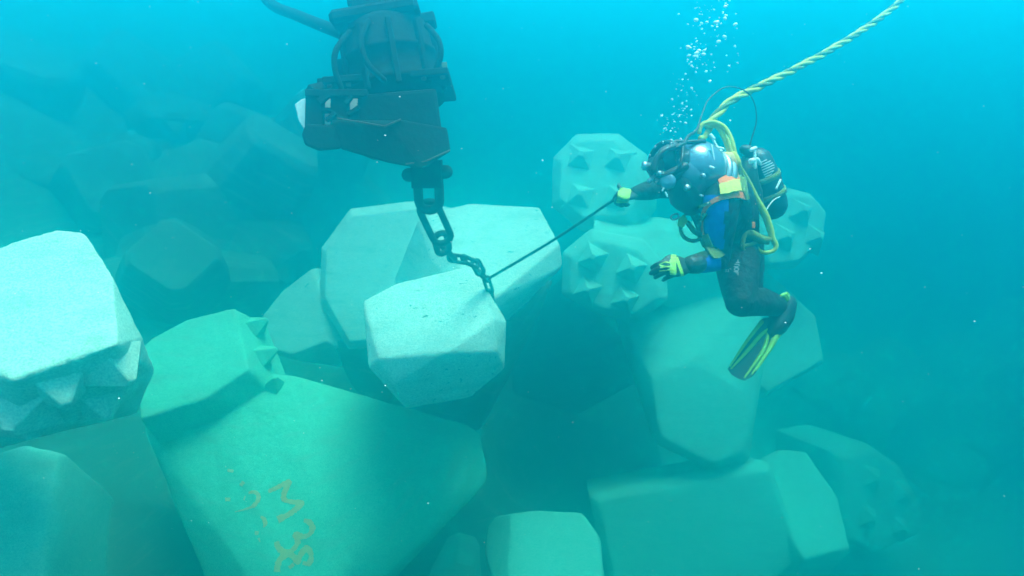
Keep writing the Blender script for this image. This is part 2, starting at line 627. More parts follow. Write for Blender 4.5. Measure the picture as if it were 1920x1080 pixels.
z4 = 240.0 / 1080.0
marks = [
    ([(465, 368), (540, 335), (640, 285), (612, 350), (595, 400), (600, 435), (660, 455), (745, 465), (705, 510), (640, 560), (545, 605)], [5, 7, 8, 7, 8, 7, 7, 8, 8, 8, 10]),
    ([(765, 610), (815, 630), (838, 675), (815, 725), (760, 748), (705, 735), (712, 790), (690, 840), (640, 880), (590, 870), (550, 840), (535, 790)], [5, 8, 8, 7, 8, 10, 8, 7, 8, 8, 9, 9]),
    ([(540, 1045), (545, 990), (570, 935), (625, 900), (680, 915), (705, 960), (735, 905), (780, 850), (820, 880), (825, 940), (800, 975), (755, 970)], [12, 9, 9, 9, 9, 9, 8, 9, 8, 8, 7, 6]),
    ([(300, 380), (345, 372), (380, 395), (378, 440), (350, 480), (320, 500), (260, 520), (185, 540)], [3, 5, 6, 6, 6, 4, 2.5, 1.5]),
    ([(400, 580), (430, 600), (440, 640), (425, 670)], [3, 6, 6, 2]),
    ([(370, 700), (368, 735)], [6, 5]),
    ([(385, 760), (395, 790)], [3, 2]),
    ([(150, 180), (146, 205)], [8, 8]),
    ([(125, 420), (124, 450)], [8, 6]),
    ([(260, 285), (232, 318)], [5, 4]),
    ([(272, 405), (262, 440)], [2.5, 2]),
    ([(680, 980), (640, 1012)], [5, 5]),
]
for ln, wd in marks:
    bm = bmesh.new()
    strip(bm, [(400 + a * z4, 840 + b * z4) for a, b in ln], [q * 1.3 for q in wd], bv, 4.5, lift=0.004, sub=6, jag=0.22)
    finish("paint_mark", bm, M_PAINT, B_PAINT)

# the slung block in the middle
bm = bmesh.new()
ring, c = face_ring([(680, 566), (745, 531), (886, 498), (926, 600), (836, 661), (710, 672)], 4.35, Vector((-0.02, -0.36, 0.93)))
pts = ring + [P(*q) for q in [(691, 690, 4.15), (736, 724, 4.12), (932, 660, 4.27), (950, 602, 4.46), (928, 575, 4.6),
                              (762, 767, 4.28), (882, 746, 4.41), (946, 692, 4.46), (700, 560, 5.3), (880, 520, 5.4), (760, 700, 5.4), (900, 660, 5.4)]]
hull(bm, pts, 0.016)
nose(bm, [(800, 400), (885, 381), (1012, 388), (1050, 458), (925, 560), (830, 470)], 5.3, (0.05, -0.42, 0.9), 0.75, flare=1.0,
     axis=(-0.45, 0.15, -0.85), lip=0.05, lipd=0.10, extra=[(1056, 500, 5.3), (930, 600, 5.25)])
nose(bm, [(612, 470), (660, 405), (780, 392), (850, 410), (870, 520), (800, 630), (655, 640), (610, 560)], 6.1, (-0.10, -0.80, 0.60), 1.3, flare=1.05,
     axis=(0.1, 0.95, -0.3), lip=0.11, lipd=0.12)
hull(bm, [P(*q) for q in [(620, 640, 6.2), (655, 720, 6.3), (720, 800, 6.2), (900, 810, 5.8), (960, 640, 5.35), (1040, 520, 5.55), (700, 640, 6.4), (1000, 620, 6.6), (860, 760, 6.5)]], 0.03, 1)  # lump added under the block, the gap's shade put into its dark colour
hull(bm, [P(*q) for q in [(950, 610, 7.6), (1055, 520, 8.0), (1175, 640, 8.8), (1190, 720, 9.1), (1080, 780, 9.1), (960, 740, 8.5), (1040, 560, 9.8), (1150, 690, 10.0)]], 0.03, 1)  # farther lump added at the right, dark colour standing in for shade there
nose(bm, [(492, 592), (528, 548), (582, 505), (604, 560), (612, 640), (548, 665), (500, 650)], 6.2, (-0.16, -0.80, 0.58), 0.9, flare=1.0,
     axis=(0.45, 0.6, -0.5), lip=0.05, lipd=0.08)
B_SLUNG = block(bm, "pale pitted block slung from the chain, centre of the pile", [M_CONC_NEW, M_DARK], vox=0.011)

# block in front, bottom edge
bm = bmesh.new()
nose(bm, [(958, 966), (1010, 958), (1088, 962), (1118, 1005), (1135, 1130), (950, 1140)], 4.8, (0.03, -0.40, 0.92), 0.9, flare=1.15, axis=(0.1, 0.3, -0.95), lip=0.03, lipd=0.04,
     extra=[(908, 1030, 5.0), (915, 985, 5.25), (930, 968, 5.3), (925, 1130, 4.8)])
nose(bm, [(1122, 940), (1300, 905), (1440, 882), (1500, 1045), (1400, 1120), (1170, 1160)], 5.6, (0.0, -0.88, 0.48), 0.9, flare=1.0, axis=(0.0, 0.9, -0.45), lip=0.08, lipd=0.10)
nose(bm, [(1430, 858), (1462, 842), (1512, 846), (1570, 930), (1593, 1027), (1508, 1047), (1452, 960)], 5.9, (0.10, -0.32, 0.94), 0.9, flare=1.05,
     axis=(-0.05, 0.35, -0.93), lip=0.02, lipd=0.05)
nose(bm, [(1580, 860), (1640, 848), (1692, 886), (1732, 960), (1724, 1000), (1650, 1030), (1590, 1010)], 7.0, (0.35, -0.80, 0.48), 1.0, flare=1.1, axis=(-0.3, 0.9, -0.3), lip=0.08, lipd=0.10)
block(bm, "lowest block with two pale end faces, one at the bottom edge and one lower right", M_CONC,
      [(1632, 896, 0.19, 0.11, 0.4), (1688, 926, 0.19, 0.11, 0.4), (1626, 970, 0.19, 0.10, 0.4), (1686, 988, 0.17, 0.10, 0.4)], 1.15)

# studded block behind the diver
bm = bmesh.new()
nose(bm, [(1052, 300), (1086, 264), (1150, 264), (1190, 296), (1206, 360), (1172, 404), (1092, 408), (1050, 372)], 5.8, (-0.12, -0.78, 0.62), 1.1, flare=1.22,
     axis=(0.25, 0.9, -0.35), lip=0.12, lipd=0.14)
hull(bm, [P(*q) for q in [(1108, 408, 5.75), (1160, 398, 6.1), (1330, 440, 6.3), (1440, 430, 6.3), (1440, 520, 6.0), (1325, 478, 5.85), (1245, 500, 5.5), (1110, 432, 5.5),
                          (1250, 580, 5.75), (1430, 560, 6.2), (1300, 480, 7.0)]], 0.03)
nose(bm, [(1070, 484), (1114, 450), (1196, 470), (1228, 506), (1234, 558), (1190, 588), (1130, 578), (1068, 550)], 5.3, (-0.12, -0.90, 0.42), 1.0, flare=1.12,
     axis=(0.2, 0.95, -0.2), lip=0.09, lipd=0.10)
nose(bm, [(1440, 402), (1480, 364), (1524, 371), (1549, 400), (1540, 446), (1500, 488), (1446, 494), (1424, 450)], 5.9, (0.25, -0.80, 0.55), 1.0, flare=1.15,
     axis=(-0.2, 0.9, -0.3), lip=0.09, lipd=0.11)
# its broad lower arm, running down under the diver's fin
old = set(bm.verts)
ring1, _c = face_ring([(1222, 712), (1296, 676), (1380, 730), (1392, 850), (1335, 872), (1238, 822)], 6.0, Vector((0.05, -0.86, 0.5)))
ring2, _c = face_ring([(1176, 622), (1262, 560), (1420, 560), (1440, 640), (1300, 720), (1200, 700)], 6.35, Vector((0.0, -0.7, 0.7)))
back, _c = face_ring([(1205, 700), (1290, 650), (1404, 715), (1406, 866), (1336, 888), (1226, 832)], 6.25, Vector((0.05, -0.86, 0.5)))
hull(bm, ring1 + ring2 + back + [p + Vector((0.0, 0.9, -0.2)) for p in ring2], 0.04)
nose(bm, [(1400, 600), (1470, 545), (1528, 600), (1542, 676), (1440, 735), (1390, 690)], 6.7, (0.15, -0.75, 0.62), 1.0, flare=1.15, axis=(-0.1, 0.9, -0.4), lip=0.10, lipd=0.12)
hull(bm, [P(*q) for q in [(1150, 590, 6.5), (1260, 540, 6.7), (1430, 500, 6.9), (1500, 560, 7.0), (1440, 660, 6.75), (1300, 690, 6.45), (1210, 650, 6.45), (1250, 600, 7.6), (1420, 560, 7.8)]], 0.04)
for v in bm.verts:
    if v not in old:
        v.co *= 0.9
block(bm, "big studded block behind the diver, its broad smooth arm reaching down under the diver's fin", M_CONC,
      [(1112, 484, 0.15, 0.17, 0.25), (1184, 504, 0.15, 0.17, 0.25), (1102, 544, 0.14, 0.16, 0.25), (1172, 562, 0.14, 0.16, 0.25),
       (1090, 296, 0.18, 0.10, 0.4), (1158, 300, 0.18, 0.10, 0.4), (1088, 368, 0.18, 0.10, 0.4), (1158, 372, 0.18, 0.10, 0.4),
       (1500, 398, 0.18, 0.12, 0.3), (1468, 446, 0.18, 0.12, 0.3), (1528, 446, 0.16, 0.10, 0.3)], 1.2, 0.016)



def unit_mesh():
    """a whole six-legged armour unit in its own space"""
    bm = bmesh.new()

    def frustum(axis, L, w0, w1, c0=0.3):
        a = Vector(axis); u = a.orthogonal().normalized(); v = a.cross(u)
        pts = []
        for dist, hw in ((0.1, w0), (L - 0.08, w1), (L, w1 * 0.86)):
            k = hw * (1 - c0)
            for x, y in ((hw, k), (k, hw), (-k, hw), (-hw, k), (-hw, -k), (-k, -hw), (k, -hw), (hw, -k)):
                pts.append(a * dist + u * x + v * y)
        hull(bm, pts, 0.02)
    frustum((1, 0, 0), 1.25, 0.62, 0.42)
    frustum((-1, 0, 0), 1.25, 0.62, 0.42)
    frustum((0, 0, 1), 1.25, 0.62, 0.42)
    frustum((0, 0, -1), 1.25, 0.62, 0.42)
    frustum((0, 1, 0), 0.95, 0.66, 0.48)
    frustum((0, -1, 0), 0.95, 0.66, 0.48)
    for s in (1, -1):
        for a in (-0.2, 0.2):
            for b in (-0.2, 0.2):
                stud(bm, Vector((a, 0.95 * s, b)), Vector((0, s, 0)), 0.14, 0.16, 0.0)
    return bm


unit = finish("concrete_block", unit_mesh(), M_CONC)
# px, py, depth, euler, scale, label
faint = [
    (1600, 760, 12.0, (0.2, 0.7, 0.5), 1.1, "dim block in the haze just beyond the diver's fin"),
    (120, 600, 9.0, (0.5, 0.3, 0.2), 1.0, "faint block in the murk behind the near bright block"),
    (1720, 830, 12.0, (0.4, 0.9, 0.2), 1.3, "dim bluish block beyond the lowest block, lower right"),
    (1885, 740, 12.5, (0.1, 0.4, 0.9), 1.45, "faint bluish block at the right edge"),
    (240, 1040, 7.2, (0.2, 0.6, 0.4), 0.9, "dark block deep in the gap between the sprayed block and the corner block"),
    (820, 1160, 6.8, (0.8, 0.4, 0.1), 0.9, "dark block deep in the gap between the sprayed block and the lowest block"),
    (1860, 1060, 11.5, (0.9, 0.7, 0.3), 1.0, "dim block in the lower right corner"),
]
for i, (a, b_, d, e, sc, lb) in enumerate(faint):
    o = unit if i == 0 else unit.copy()
    if i:
        COL.objects.link(o)
    o.location = P(a, b_, d)
    o.rotation_euler = e
    o.scale = (sc, sc, sc)
    tag(o, lb, "concrete block", GROUP_B)
murk = [
    (40, 300, 10.2, (0.4, 0.2, 0.9), 1.35, "murky dark block at the left edge, well above the near bright block"),
    (215, 410, 9.4, (0.9, 0.5, 0.3), 1.2, "murky dark block rising behind the top corner of the near bright block"),
    (330, 250, 11.6, (0.2, 0.9, 0.6), 1.4, "murky dark block highest of those on the left, barely darker than the water"),
    (430, 430, 9.0, (0.6, 0.3, 1.2), 1.25, "murky dark block in front of which the slung block's left leg stands out"),
    (560, 350, 10.4, (0.3, 0.6, 0.1), 1.25, "murky dark block seen right under the lifting machine"),
    (330, 560, 7.6, (0.8, 0.1, 0.5), 0.9, "dark block low in the gap behind the sprayed block's stubby leg"),
]
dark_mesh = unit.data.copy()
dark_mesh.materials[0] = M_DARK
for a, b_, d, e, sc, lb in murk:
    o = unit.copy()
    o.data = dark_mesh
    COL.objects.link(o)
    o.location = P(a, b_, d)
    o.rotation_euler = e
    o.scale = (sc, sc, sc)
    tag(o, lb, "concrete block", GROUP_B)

# ------------------------------------------------------------------ hydraulic release machine
MD = 3.25
mach = empty("lifting_machine", P(720, -20, MD))
tag(mach, "dark rusty steel lifting machine hanging from above with a chain under it", "lifting machine")
ma = (P(745, 165, MD) - P(718, 5, MD)).normalized()      # its own axis, downwards
mr = (RT - ma * RT.dot(ma)).normalized()
mf = ma.cross(mr)
if mf.dot(FW) < 0:
    mf = -mf
px1 = MD / F
# neck (hangs from the hook above)
bm = bmesh.new()
top = P(712, -40, MD)
lathe(bm, P(702, -300, MD + 0.1), P(718, 40, MD) - P(702, -300, MD + 0.1), [(0, 0.10), (0.5, 0.10), (0.52, 0.14), (0.86, 0.14), (0.88, 0.155), (0.98, 0.155), (1.0, 0.16), (1.08, 0.20), (1.12, 0.21)], 24)
finish("neck", bm, M_STEEL, mach)
# shoulders with lugs
bm = bmesh.new()
box(bm, P(714, 48, MD), (mr, ma, mf), (0.215, 0.035, 0.20), 0.02)
box(bm, P(800, 40, MD - 0.03), (mr, ma, mf), (0.045, 0.028, 0.05), 0.008)
box(bm, P(668, 8, MD), (mr, ma, mf), (0.035, 0.03, 0.06), 0.008)
box(bm, P(758, 12, MD), (mr, ma, mf), (0.04, 0.03, 0.06), 0.008)
finish("shoulder_plate", bm, M_STEEL, mach)
# cylindrical body
bm = bmesh.new()
b0 = P(722, 52, MD)
lathe(bm, b0, ma, [(0, 0.20), (0.03, 0.222), (0.15, 0.228), (0.155, 0.238), (0.175, 0.238), (0.18, 0.23), (0.30, 0.236), (0.31, 0.248), (0.335, 0.248), (0.34, 0.24), (0.40, 0.24)], 36)
for k in range(6):
    a = math.pi * (k / 5.0) + 0.1
    dirv = mr * math.cos(a) - mf * math.sin(a)
    bar(bm, b0 + ma * 0.05 + dirv * 0.232, b0 + ma * 0.37 + dirv * 0.245, 0.03, 0.03, dirv, 0.005)
finish("cylinder_body", bm, M_STEEL, mach)
bm = bmesh.new()
box(bm, P(650, 137, MD), (mr, ma, mf), (0.05, 0.045, 0.09), 0.01)
finish("valve_block", bm, M_STEEL, mach)
# flange with the green painted corner
bm = bmesh.new()
fp = P(738, 168, MD)
fl_ax = (P(842, 156, MD - 0.05) - P(636, 172, MD - 0.05)).normalized()
fl_n = (ma - fl_ax * ma.dot(fl_ax)).normalized()
fl_d = fl_ax.cross(fl_n)
box(bm, fp, (fl_ax, fl_n, fl_d), (0.30, 0.018, 0.22), 0.006)
finish("flange", bm, M_STEEL, mach)
bm = bmesh.new()
hull(bm, [P(*q) for q in [(815, 118, MD + .02), (838, 116, MD + .02), (842, 156, MD + .02), (813, 162, MD + .02), (815, 118, MD + .05), (838, 116, MD + .05), (842, 156, MD + .05), (813, 162, MD + .05)]], 0.003)
finish("gusset", bm, M_GREENP, mach)
# lower box: cage posts, panels, thick lower beam
bm = bmesh.new()
fz, bz = MD - 0.26, MD + 0.26
hull(bm, [P(*q) for q in [(672, 178, fz), (818, 166, fz), (834, 285, fz), (690, 292, fz), (668, 240, fz), (690, 180, bz), (812, 170, bz), (826, 280, bz), (700, 284, bz), (668, 178, MD)]], 0.015)
finish("lower_casing", bm, M_STEEL, mach)
for a0, a1, wdt in (((592, 172), (590, 240), 0.080), ((638, 172), (638, 240), 0.080)):
    bm = bmesh.new()
    bar(bm, P(*a0, fz + 0.02), P(*a1, fz + 0.02), wdt, 0.05)
    finish("cage_post", bm, M_STEEL, mach)
for a0, a1, wdt in (((586, 176), (584, 250), 0.03), ((676, 176), (676, 250), 0.05)):
    bm = bmesh.new()
    bar(bm, P(*a0, fz + 0.30), P(*a1, fz + 0.30), wdt, 0.05)
    finish("cage_post", bm, M_STEEL, mach)
bm = bmesh.new()
box(bm, P(662, 225, fz + 0.02), (RT, UP, FW), (0.036, 0.045, 0.02), 0.004)
finish("cage_panel", bm, M_STEEL, mach)
bm = bmesh.new()
bar(bm, P(574, 176, fz + 0.0), P(690, 176, fz + 0.0), 0.035, 0.04)
bar(bm, P(600, 165, MD + 0.05), P(690, 160, MD + 0.05), 0.07, 0.10)
bar(bm, P(582, 172, fz + 0.02), P(640, 158, MD), 0.05, 0.05)
bar(bm, P(598, 207, fz + 0.015), P(642, 208, fz + 0.015), 0.020, 0.04)
finish("cage_rail", bm, M_STEEL, mach)
bm = bmesh.new()
hull(bm, [P(*q) for q in [(574, 232, fz - .05), (566, 250, fz - .05), (572, 272, fz - .05), (598, 283, fz - .05), (640, 279, fz - .05), (648, 236, fz - .05),
                          (574, 232, fz + .14), (566, 252, fz + .14), (572, 272, fz + .14), (598, 283, fz + .14), (640, 279, fz + .14), (648, 236, fz + .14)]], 0.012)
hull(bm, [P(*q) for q in [(620, 226, fz - .05), (690, 232, fz - .06), (735, 238, fz - .08), (755, 225, fz - .07), (838, 240, fz - .02), (845, 284, fz - .02), (792, 317, fz - .07), (730, 306, fz - .06), (640, 280, fz - .05),
                          (620, 226, fz + .12), (735, 238, fz + .12), (838, 240, fz + .2), (842, 282, fz + .2), (790, 312, fz + .2), (640, 280, fz + .12)]], 0.012)
hull(bm, [P(*q) for q in [(800, 236, bz), (835, 245, bz), (838, 280, bz), (700, 300, bz), (610, 262, bz), (610, 240, bz), (690, 285, fz + .2), (830, 285, fz + .2), (640, 262, fz + .2)]], 0.01)
finish("lower_beam", bm, M_STEEL, mach)
bm = bmesh.new()   # rubbed bright edges
bar(bm, P(632, 222, fz - .068), P(722, 237, fz - .088), 0.007, 0.012, bevel=0.002)
bar(bm, P(722, 237, fz - .088), P(752, 224, fz - .078), 0.007, 0.012, bevel=0.002)
finish("worn_edge", bm, M_STEEL_EDGE, mach)
bm = bmesh.new()
bar(bm, P(760, 308, fz - .068), P(798, 303, fz - .06), 0.007, 0.012, bevel=0.002)
bar(bm, P(798, 303, fz - .06), P(844, 282, fz - .03), 0.008, 0.012, bevel=0.002)
finish("worn_edge", bm, M_STEEL_EDGE, mach)
bm = bmesh.new()
hull(bm, [P(*q) for q in [(553, 196, fz + .045), (566, 186, fz + .045), (600, 180, fz + .045), (675, 183, fz + .045), (675, 224, fz + .045), (600, 228, fz + .045), (570, 242, fz + .045), (560, 226, fz + .045),
                          (553, 196, fz + .085), (566, 186, fz + .085), (675, 183, fz + .085), (675, 224, fz + .085), (570, 242, fz + .085)]], 0.004)
finish("side_plate", bm, M_WHITE, mach)
for a0, a1, wdt in (((598, 192), (616, 176), 0.035), ((612, 226), (630, 212), 0.022), ((648, 196), (660, 180), 0.022), ((652, 216), (674, 200), 0.018)):
    bm = bmesh.new()
    bar(bm, P(*a0, fz - 0.01), P(*a1, fz - 0.01), wdt, 0.02)
    finish("cage_brace", bm, M_STEEL, mach)
# bolts round the flange and hydraulic lines
for k in range(7):
    bm = bmesh.new()
    c = fp + fl_ax * (-0.27 + 0.09 * k) - fl_d * (0.20 if fl_d.dot(FW) > 0 else -0.20)
    lathe(bm, c + fl_n * 0.012, fl_n, [(0, 0.014), (0.016, 0.014), (0.02, 0.009)], 6, smooth=False)
    finish("flange_bolt", bm, M_STEEL_EDGE, mach)
for pts_ in ([(655, 60, 3.06), (630, 95, 3.00), (628, 130, 3.00), (640, 165, 3.02)], [(800, 48, 3.08), (822, 75, 3.04), (826, 105, 3.04), (812, 140, 3.06)],
             [(690, 40, 3.02), (676, 80, 2.97), (690, 120, 2.97), (720, 150, 2.98)]):
    bm = bmesh.new()
    tube(bm, smooth_path([P(*q) for q in pts_], 6), 0.014, 10)
    finish("hydraulic_line", bm, M_STEEL, mach)
# clevis
bm = bmesh.new()
bar(bm, P(800, 300, MD - .05), P(802, 352, MD - .02), 0.15, 0.10)
tube(bm, [P(766, 328, MD - .03), P(836, 322, MD - .03)], 0.035, 14)
finish("clevis", bm, M_STEEL, mach)

# hose leading to the machine
bm = bmesh.new()
tube(bm, smooth_path([P(420, -180, 4.9), P(455, -80, 4.7), P(500, 0, 4.4), P(560, 30, 3.95), P(640, 62, 3.45)], 6), 0.035, 10)
tag(finish("hose", bm, M_STEEL), "dark hose sloping down to the top of the lifting machine", "hose")

# ------------------------------------------------------------------ chain
def link_mesh(bm, a, b_, side, width, r):
    """one welded link between the points a and b"""
    ax = (b_ - a).normalized()
    L = (b_ - a).length / 2
    sd_ = (side - ax * side.dot(ax)).normalized()
    hw = width / 2 - r
    hl = max(L - r - hw, 0.0)
    c = (a + b_) / 2
    pts = []
    for k in range(9):
        t = math.pi * k / 8
        pts.append(c + ax * (hl + hw * math.sin(t)) + sd_ * (hw * math.cos(t)))
    for k in range(9):
        t = math.pi * k / 8
        pts.append(c - ax * (hl + hw * math.sin(t)) - sd_ * (hw * math.cos(t)))
    n = len(pts)
    nrm = ax.cross(sd_)
    rings = []
    for i in range(n):
        t = (pts[(i + 1) % n] - pts[i - 1]).normalized()
        u = t.cross(nrm)
        rings.append([bm.verts.new(pts[i] + u * (r * math.cos(q * math.pi / 5)) + nrm * (r * math.sin(q * math.pi / 5))) for q in range(10)])
    for i in range(n):
        for q in range(10):
            bm.faces.new((rings[i][q], rings[i][(q + 1) % 10], rings[(i + 1) % n][(q + 1) % 10], rings[(i + 1) % n][q])).smooth = True


chain = empty("chain", P(802, 330, 3.35))
tag(chain, "heavy dark steel chain hanging from the machine down to the slung block", "chain")
links = [
    ((802, 322, 3.31), (806, 402, 3.45), 57, 15, RT + FW * 0.1),
    ((796, 374, 3.43), (836, 460, 3.66), 48, 11, RT + UP * 0.3),
    ((823, 434, 3.65), (834, 478, 3.82), 36, 10, RT * 0.8 + FW * 0.6),
    ((826, 458, 3.81), (852, 486, 3.97), 34, 9, RT * 0.6 - UP * 0.6 + FW * 0.4),
    ((838, 482, 3.96), (876, 488, 4.12), 20, 6, UP + FW * 0.3),
    ((864, 483, 4.11), (898, 498, 4.27), 22, 6.5, UP + FW * 0.9),
    ((888, 486, 4.26), (904, 516, 4.40), 22, 6.5, RT + FW * 0.5),
    ((894, 506, 4.39), (917, 528, 4.46), 20, 6, RT * 0.8 - UP + FW * 0.2),
    ((910, 518, 4.45), (921, 552, 4.62), 17, 5.5, RT + FW),
    ((917, 542, 4.60), (923, 578, 4.78), 16, 5.5, RT - FW * 0.4),
]
for a, b_, wd, r, sdv in links:
    bm = bmesh.new()
    dm = (a[2] + b_[2]) / 2
    link_mesh(bm, P(*a), P(*b_), sdv, wd * dm / F, r * dm / F / 2 * 1.2)
    finish("link", bm, M_CHAIN, chain)

# pull line in the diver's hand
bm = bmesh.new()
HAND_R = P(1160, 369, 3.22)
tube(bm, smooth_path([P(913, 524, 4.45), P(1030, 455, 3.80), P(1140, 382, 3.28), P(1152, 375, 3.235), P(1168, 366, 3.20)], 4), [0.011, 0.009, 0.0075, 0.0075, 0.0075], 8)
tag(finish("rope", bm, M_ROPE), "thin dark taut line from the chain end to the diver's outstretched hand", "rope")

# ------------------------------------------------------------------ diver
SH_L = P(1352, 376, 2.80); EL_L = P(1346, 486, 2.86); WR_L = P(1290, 497, 2.72)
SH_R = P(1300, 350, 3.15); EL_R = P(1238, 352, 3.33); WR_R = P(1192, 362, 3.25)
NECK = P(1330, 335, 2.98); CHEST = P(1350, 375, 3.02); WAIST = P(1362, 425, 3.12); PEL = P(1376, 462, 3.20)
HIP_L = P(1380, 466, 3.14); KN_L = P(1388, 566, 2.98); AN_L = P(1466, 577, 3.24)
HIP_R = P(1388, 462, 3.30); KN_R = P(1400, 556, 3.20); AN_R = P(1464, 572, 3.52)
person = empty("person", P(1385, 470, 3.18))
tag(person, "diver in a black and blue wetsuit with helmet and yellow hose, pulling a line", "person")
bm = bmesh.new()


def limb(ps, rs, **k):
    tube(bm, smooth_path(ps, 5), rs, 16, **k)


limb([NECK, CHEST, WAIST, PEL, P(1384, 482, 3.2)], [0.095, 0.155, 0.135, 0.135, 0.12])
limb([P(1362, 335, 3.0), P(1378, 380, 3.06), P(1384, 430, 3.14), PEL], [0.06, 0.10, 0.10, 0.12])
limb([CHEST + (SH_L - CHEST) * 0.3, SH_L, P(1350, 420, 2.80), P(1348, 455, 2.83), EL_L], [0.10, 0.085, 0.072, 0.060, 0.052])
limb([EL_L, P(1322, 491, 2.79), WR_L], [0.054, 0.050, 0.036])
limb([CHEST + (SH_R - CHEST) * 0.4, SH_R, P(1268, 350, 3.26), EL_R], [0.10, 0.078, 0.064, 0.054])
limb([EL_R, P(1216, 357, 3.29), WR_R], [0.056, 0.052, 0.036])
limb([HIP_L, P(1384, 515, 3.05), KN_L], [0.118, 0.098, 0.070])
limb([KN_L, P(1420, 566, 3.08), P(1445, 571, 3.17), AN_L], [0.072, 0.070, 0.060, 0.048])
limb([HIP_R, P(1396, 510, 3.24), KN_R], [0.118, 0.096, 0.068])
limb([KN_R, P(1428, 562, 3.34), AN_R], [0.068, 0.066, 0.046])
ellipsoid(bm, NECK, (RT, UP, FW), (0.085, 0.10, 0.085))
bodyo = remesh(bm, "body", 0.009, [M_NEO, M_BLUE, M_VEST], person, 6)
off_b = world_loc(bodyo)
for p in bodyo.data.polygons:
    v = p.center + off_b
    x, y, d = pix(v)
    n = p.normal
    blue = False
    if d < 2.98 and 366 < y < 466 and 1318 < x < 1366 and n.dot(FW) < 0.35:
        blue = x < 1373 - max(0, (y - 410)) * 0.1 and not (y > 398 and x > 1358) and x > 1318 + max(0, y - 430) * 0.7
    if y > 474 and y < 522 and 1296 < x < 1352 and d < 2.95:
        blue = (x - 1300) > (518 - y) * 0.75
    if 285 < y < 331 and x > 1345:
        blue = True
    if blue:
        p.material_index = 1
    elif 388 < y < 484 and x < 1346 and d < 3.3 and not (x > 1318 and y < 470 and d < 2.9):
        p.material_index = 2
BB = bvh_of(bodyo)

# print on the thigh
bm = bmesh.new()
kx, ky = 100.0 / 1543, 70.0 / 1080


def tpt(a, b_):
    return (1330 + a * kx, 470 + b_ * ky)


for ln in ([(828, 270), (828, 345)], [(770, 350), (880, 352)],
           [(735, 402), (850, 402)], [(850, 402), (862, 425), (850, 450)], [(710, 470), (840, 470)],
           [(735, 560), (740, 515), (790, 500), (840, 515), (846, 560), (800, 585), (750, 580), (735, 560)],
           [(712, 612), (830, 612)], [(828, 612), (828, 712)], [(778, 618), (778, 665)]):
    strip(bm, [tpt(*q) for q in ln], 1.7, BB, 3.0, lift=0.003, sub=2)
for ln in ([(480, 610), (510, 600)], [(540, 560), (575, 570)], [(540, 610), (575, 605)], [(600, 535), (640, 535)], [(480, 560), (515, 565)]):
    strip(bm, [tpt(*q) for q in ln], 1.8, BB, 3.0, lift=0.003, sub=2)
finish("thigh_print", bm, M_LETTER, person)


# gloves
def make_glove(wr, hand_dir, back, spread, scale, curls, thumb_side, curl_dir, lime_test, thumb_pts=None, extra=None):
    """palm, five unequal fingers; hand_dir wrist to knuckles, back = back of the hand, spread = index to little finger"""
    bmx = bmesh.new()
    hd = hand_dir.normalized()
    bk = (back - hd * back.dot(hd)).normalized()
    sp = hd.cross(bk)
    if sp.dot(spread) < 0:
        sp = -sp
    s = scale
    kn = [wr + hd * (0.088 * s + q[1]) + sp * (q[0] * s) for q in ((-0.032, 0.0), (-0.011, 0.006), (0.011, 0.002), (0.031, -0.008))]
    tube(bmx, smooth_path([wr - hd * 0.03 * s, wr, wr + hd * 0.045 * s, wr + hd * 0.088 * s], 4), [0.033 * s, 0.032 * s, 0.045 * s, 0.044 * s], 14, flat=0.42, flat_axis=bk)
    lens = [(0.042, 0.026, 0.022), (0.046, 0.030, 0.024), (0.042, 0.028, 0.023), (0.032, 0.021, 0.019)]
    for i, k in enumerate(kn):
        pts = [k - hd * 0.03 * s, k]
        ang = 0.0
        for j in range(3):
            ang += curls[i][j]
            dv = hd * math.cos(ang) - bk * math.sin(ang)
            pts.append(pts[-1] + dv * lens[i][j] * s)
        r0 = (0.0118, 0.0122, 0.0118, 0.0108)[i] * s
        tube(bmx, smooth_path(pts, 4), [r0, r0 * 1.05, r0, r0 * 0.92, r0 * 0.8], 10)
    th0 = wr + hd * 0.03 * s - sp * 0.030 * s
    if thumb_pts:
        tp = [wr + hd * (q[0] * s) + sp * (q[1] * s) + bk * (q[2] * s) for q in thumb_pts]
    else:
        tp = [th0, th0 + (hd * 0.6 - sp * 0.55 - bk * 0.3).normalized() * 0.04 * s, th0 + (hd * 0.85 - sp * 0.55 - bk * 0.5).normalized() * 0.072 * s, th0 + (hd * 1.0 - sp * 0.40 - bk * 0.6).normalized() * 0.098 * s]
    tube(bmx, smooth_path(tp, 4), [0.016 * s, 0.0135 * s, 0.0115 * s, 0.0095 * s], 10)
    # cuff
    tube(bmx, [wr - hd * 0.055 * s, wr - hd * 0.02 * s], [0.044 * s, 0.040 * s], 14)
    g = remesh(bmx, "glove", 0.0034, [M_RUB, M_YG], person, 2)
    o0 = world_loc(g)
    for p in g.data.polygons:
        x, y, d = pix(p.center + o0)
        if lime_test(x, y, d, p.normal):
            p.material_index = 1
    return g


def lime_left(x, y, d, n):
    if n.dot(FW) > 0.25:
        return False
    a = 486 < y < 521 and 1256 < x < 1268 and not (y > 516)
    b1 = abs((x - 1270) - (y - 486) * 0.33) < 3.0 and 482 < y < 518
    return a or b1 or (y < 489 and 1258 < x < 1268)


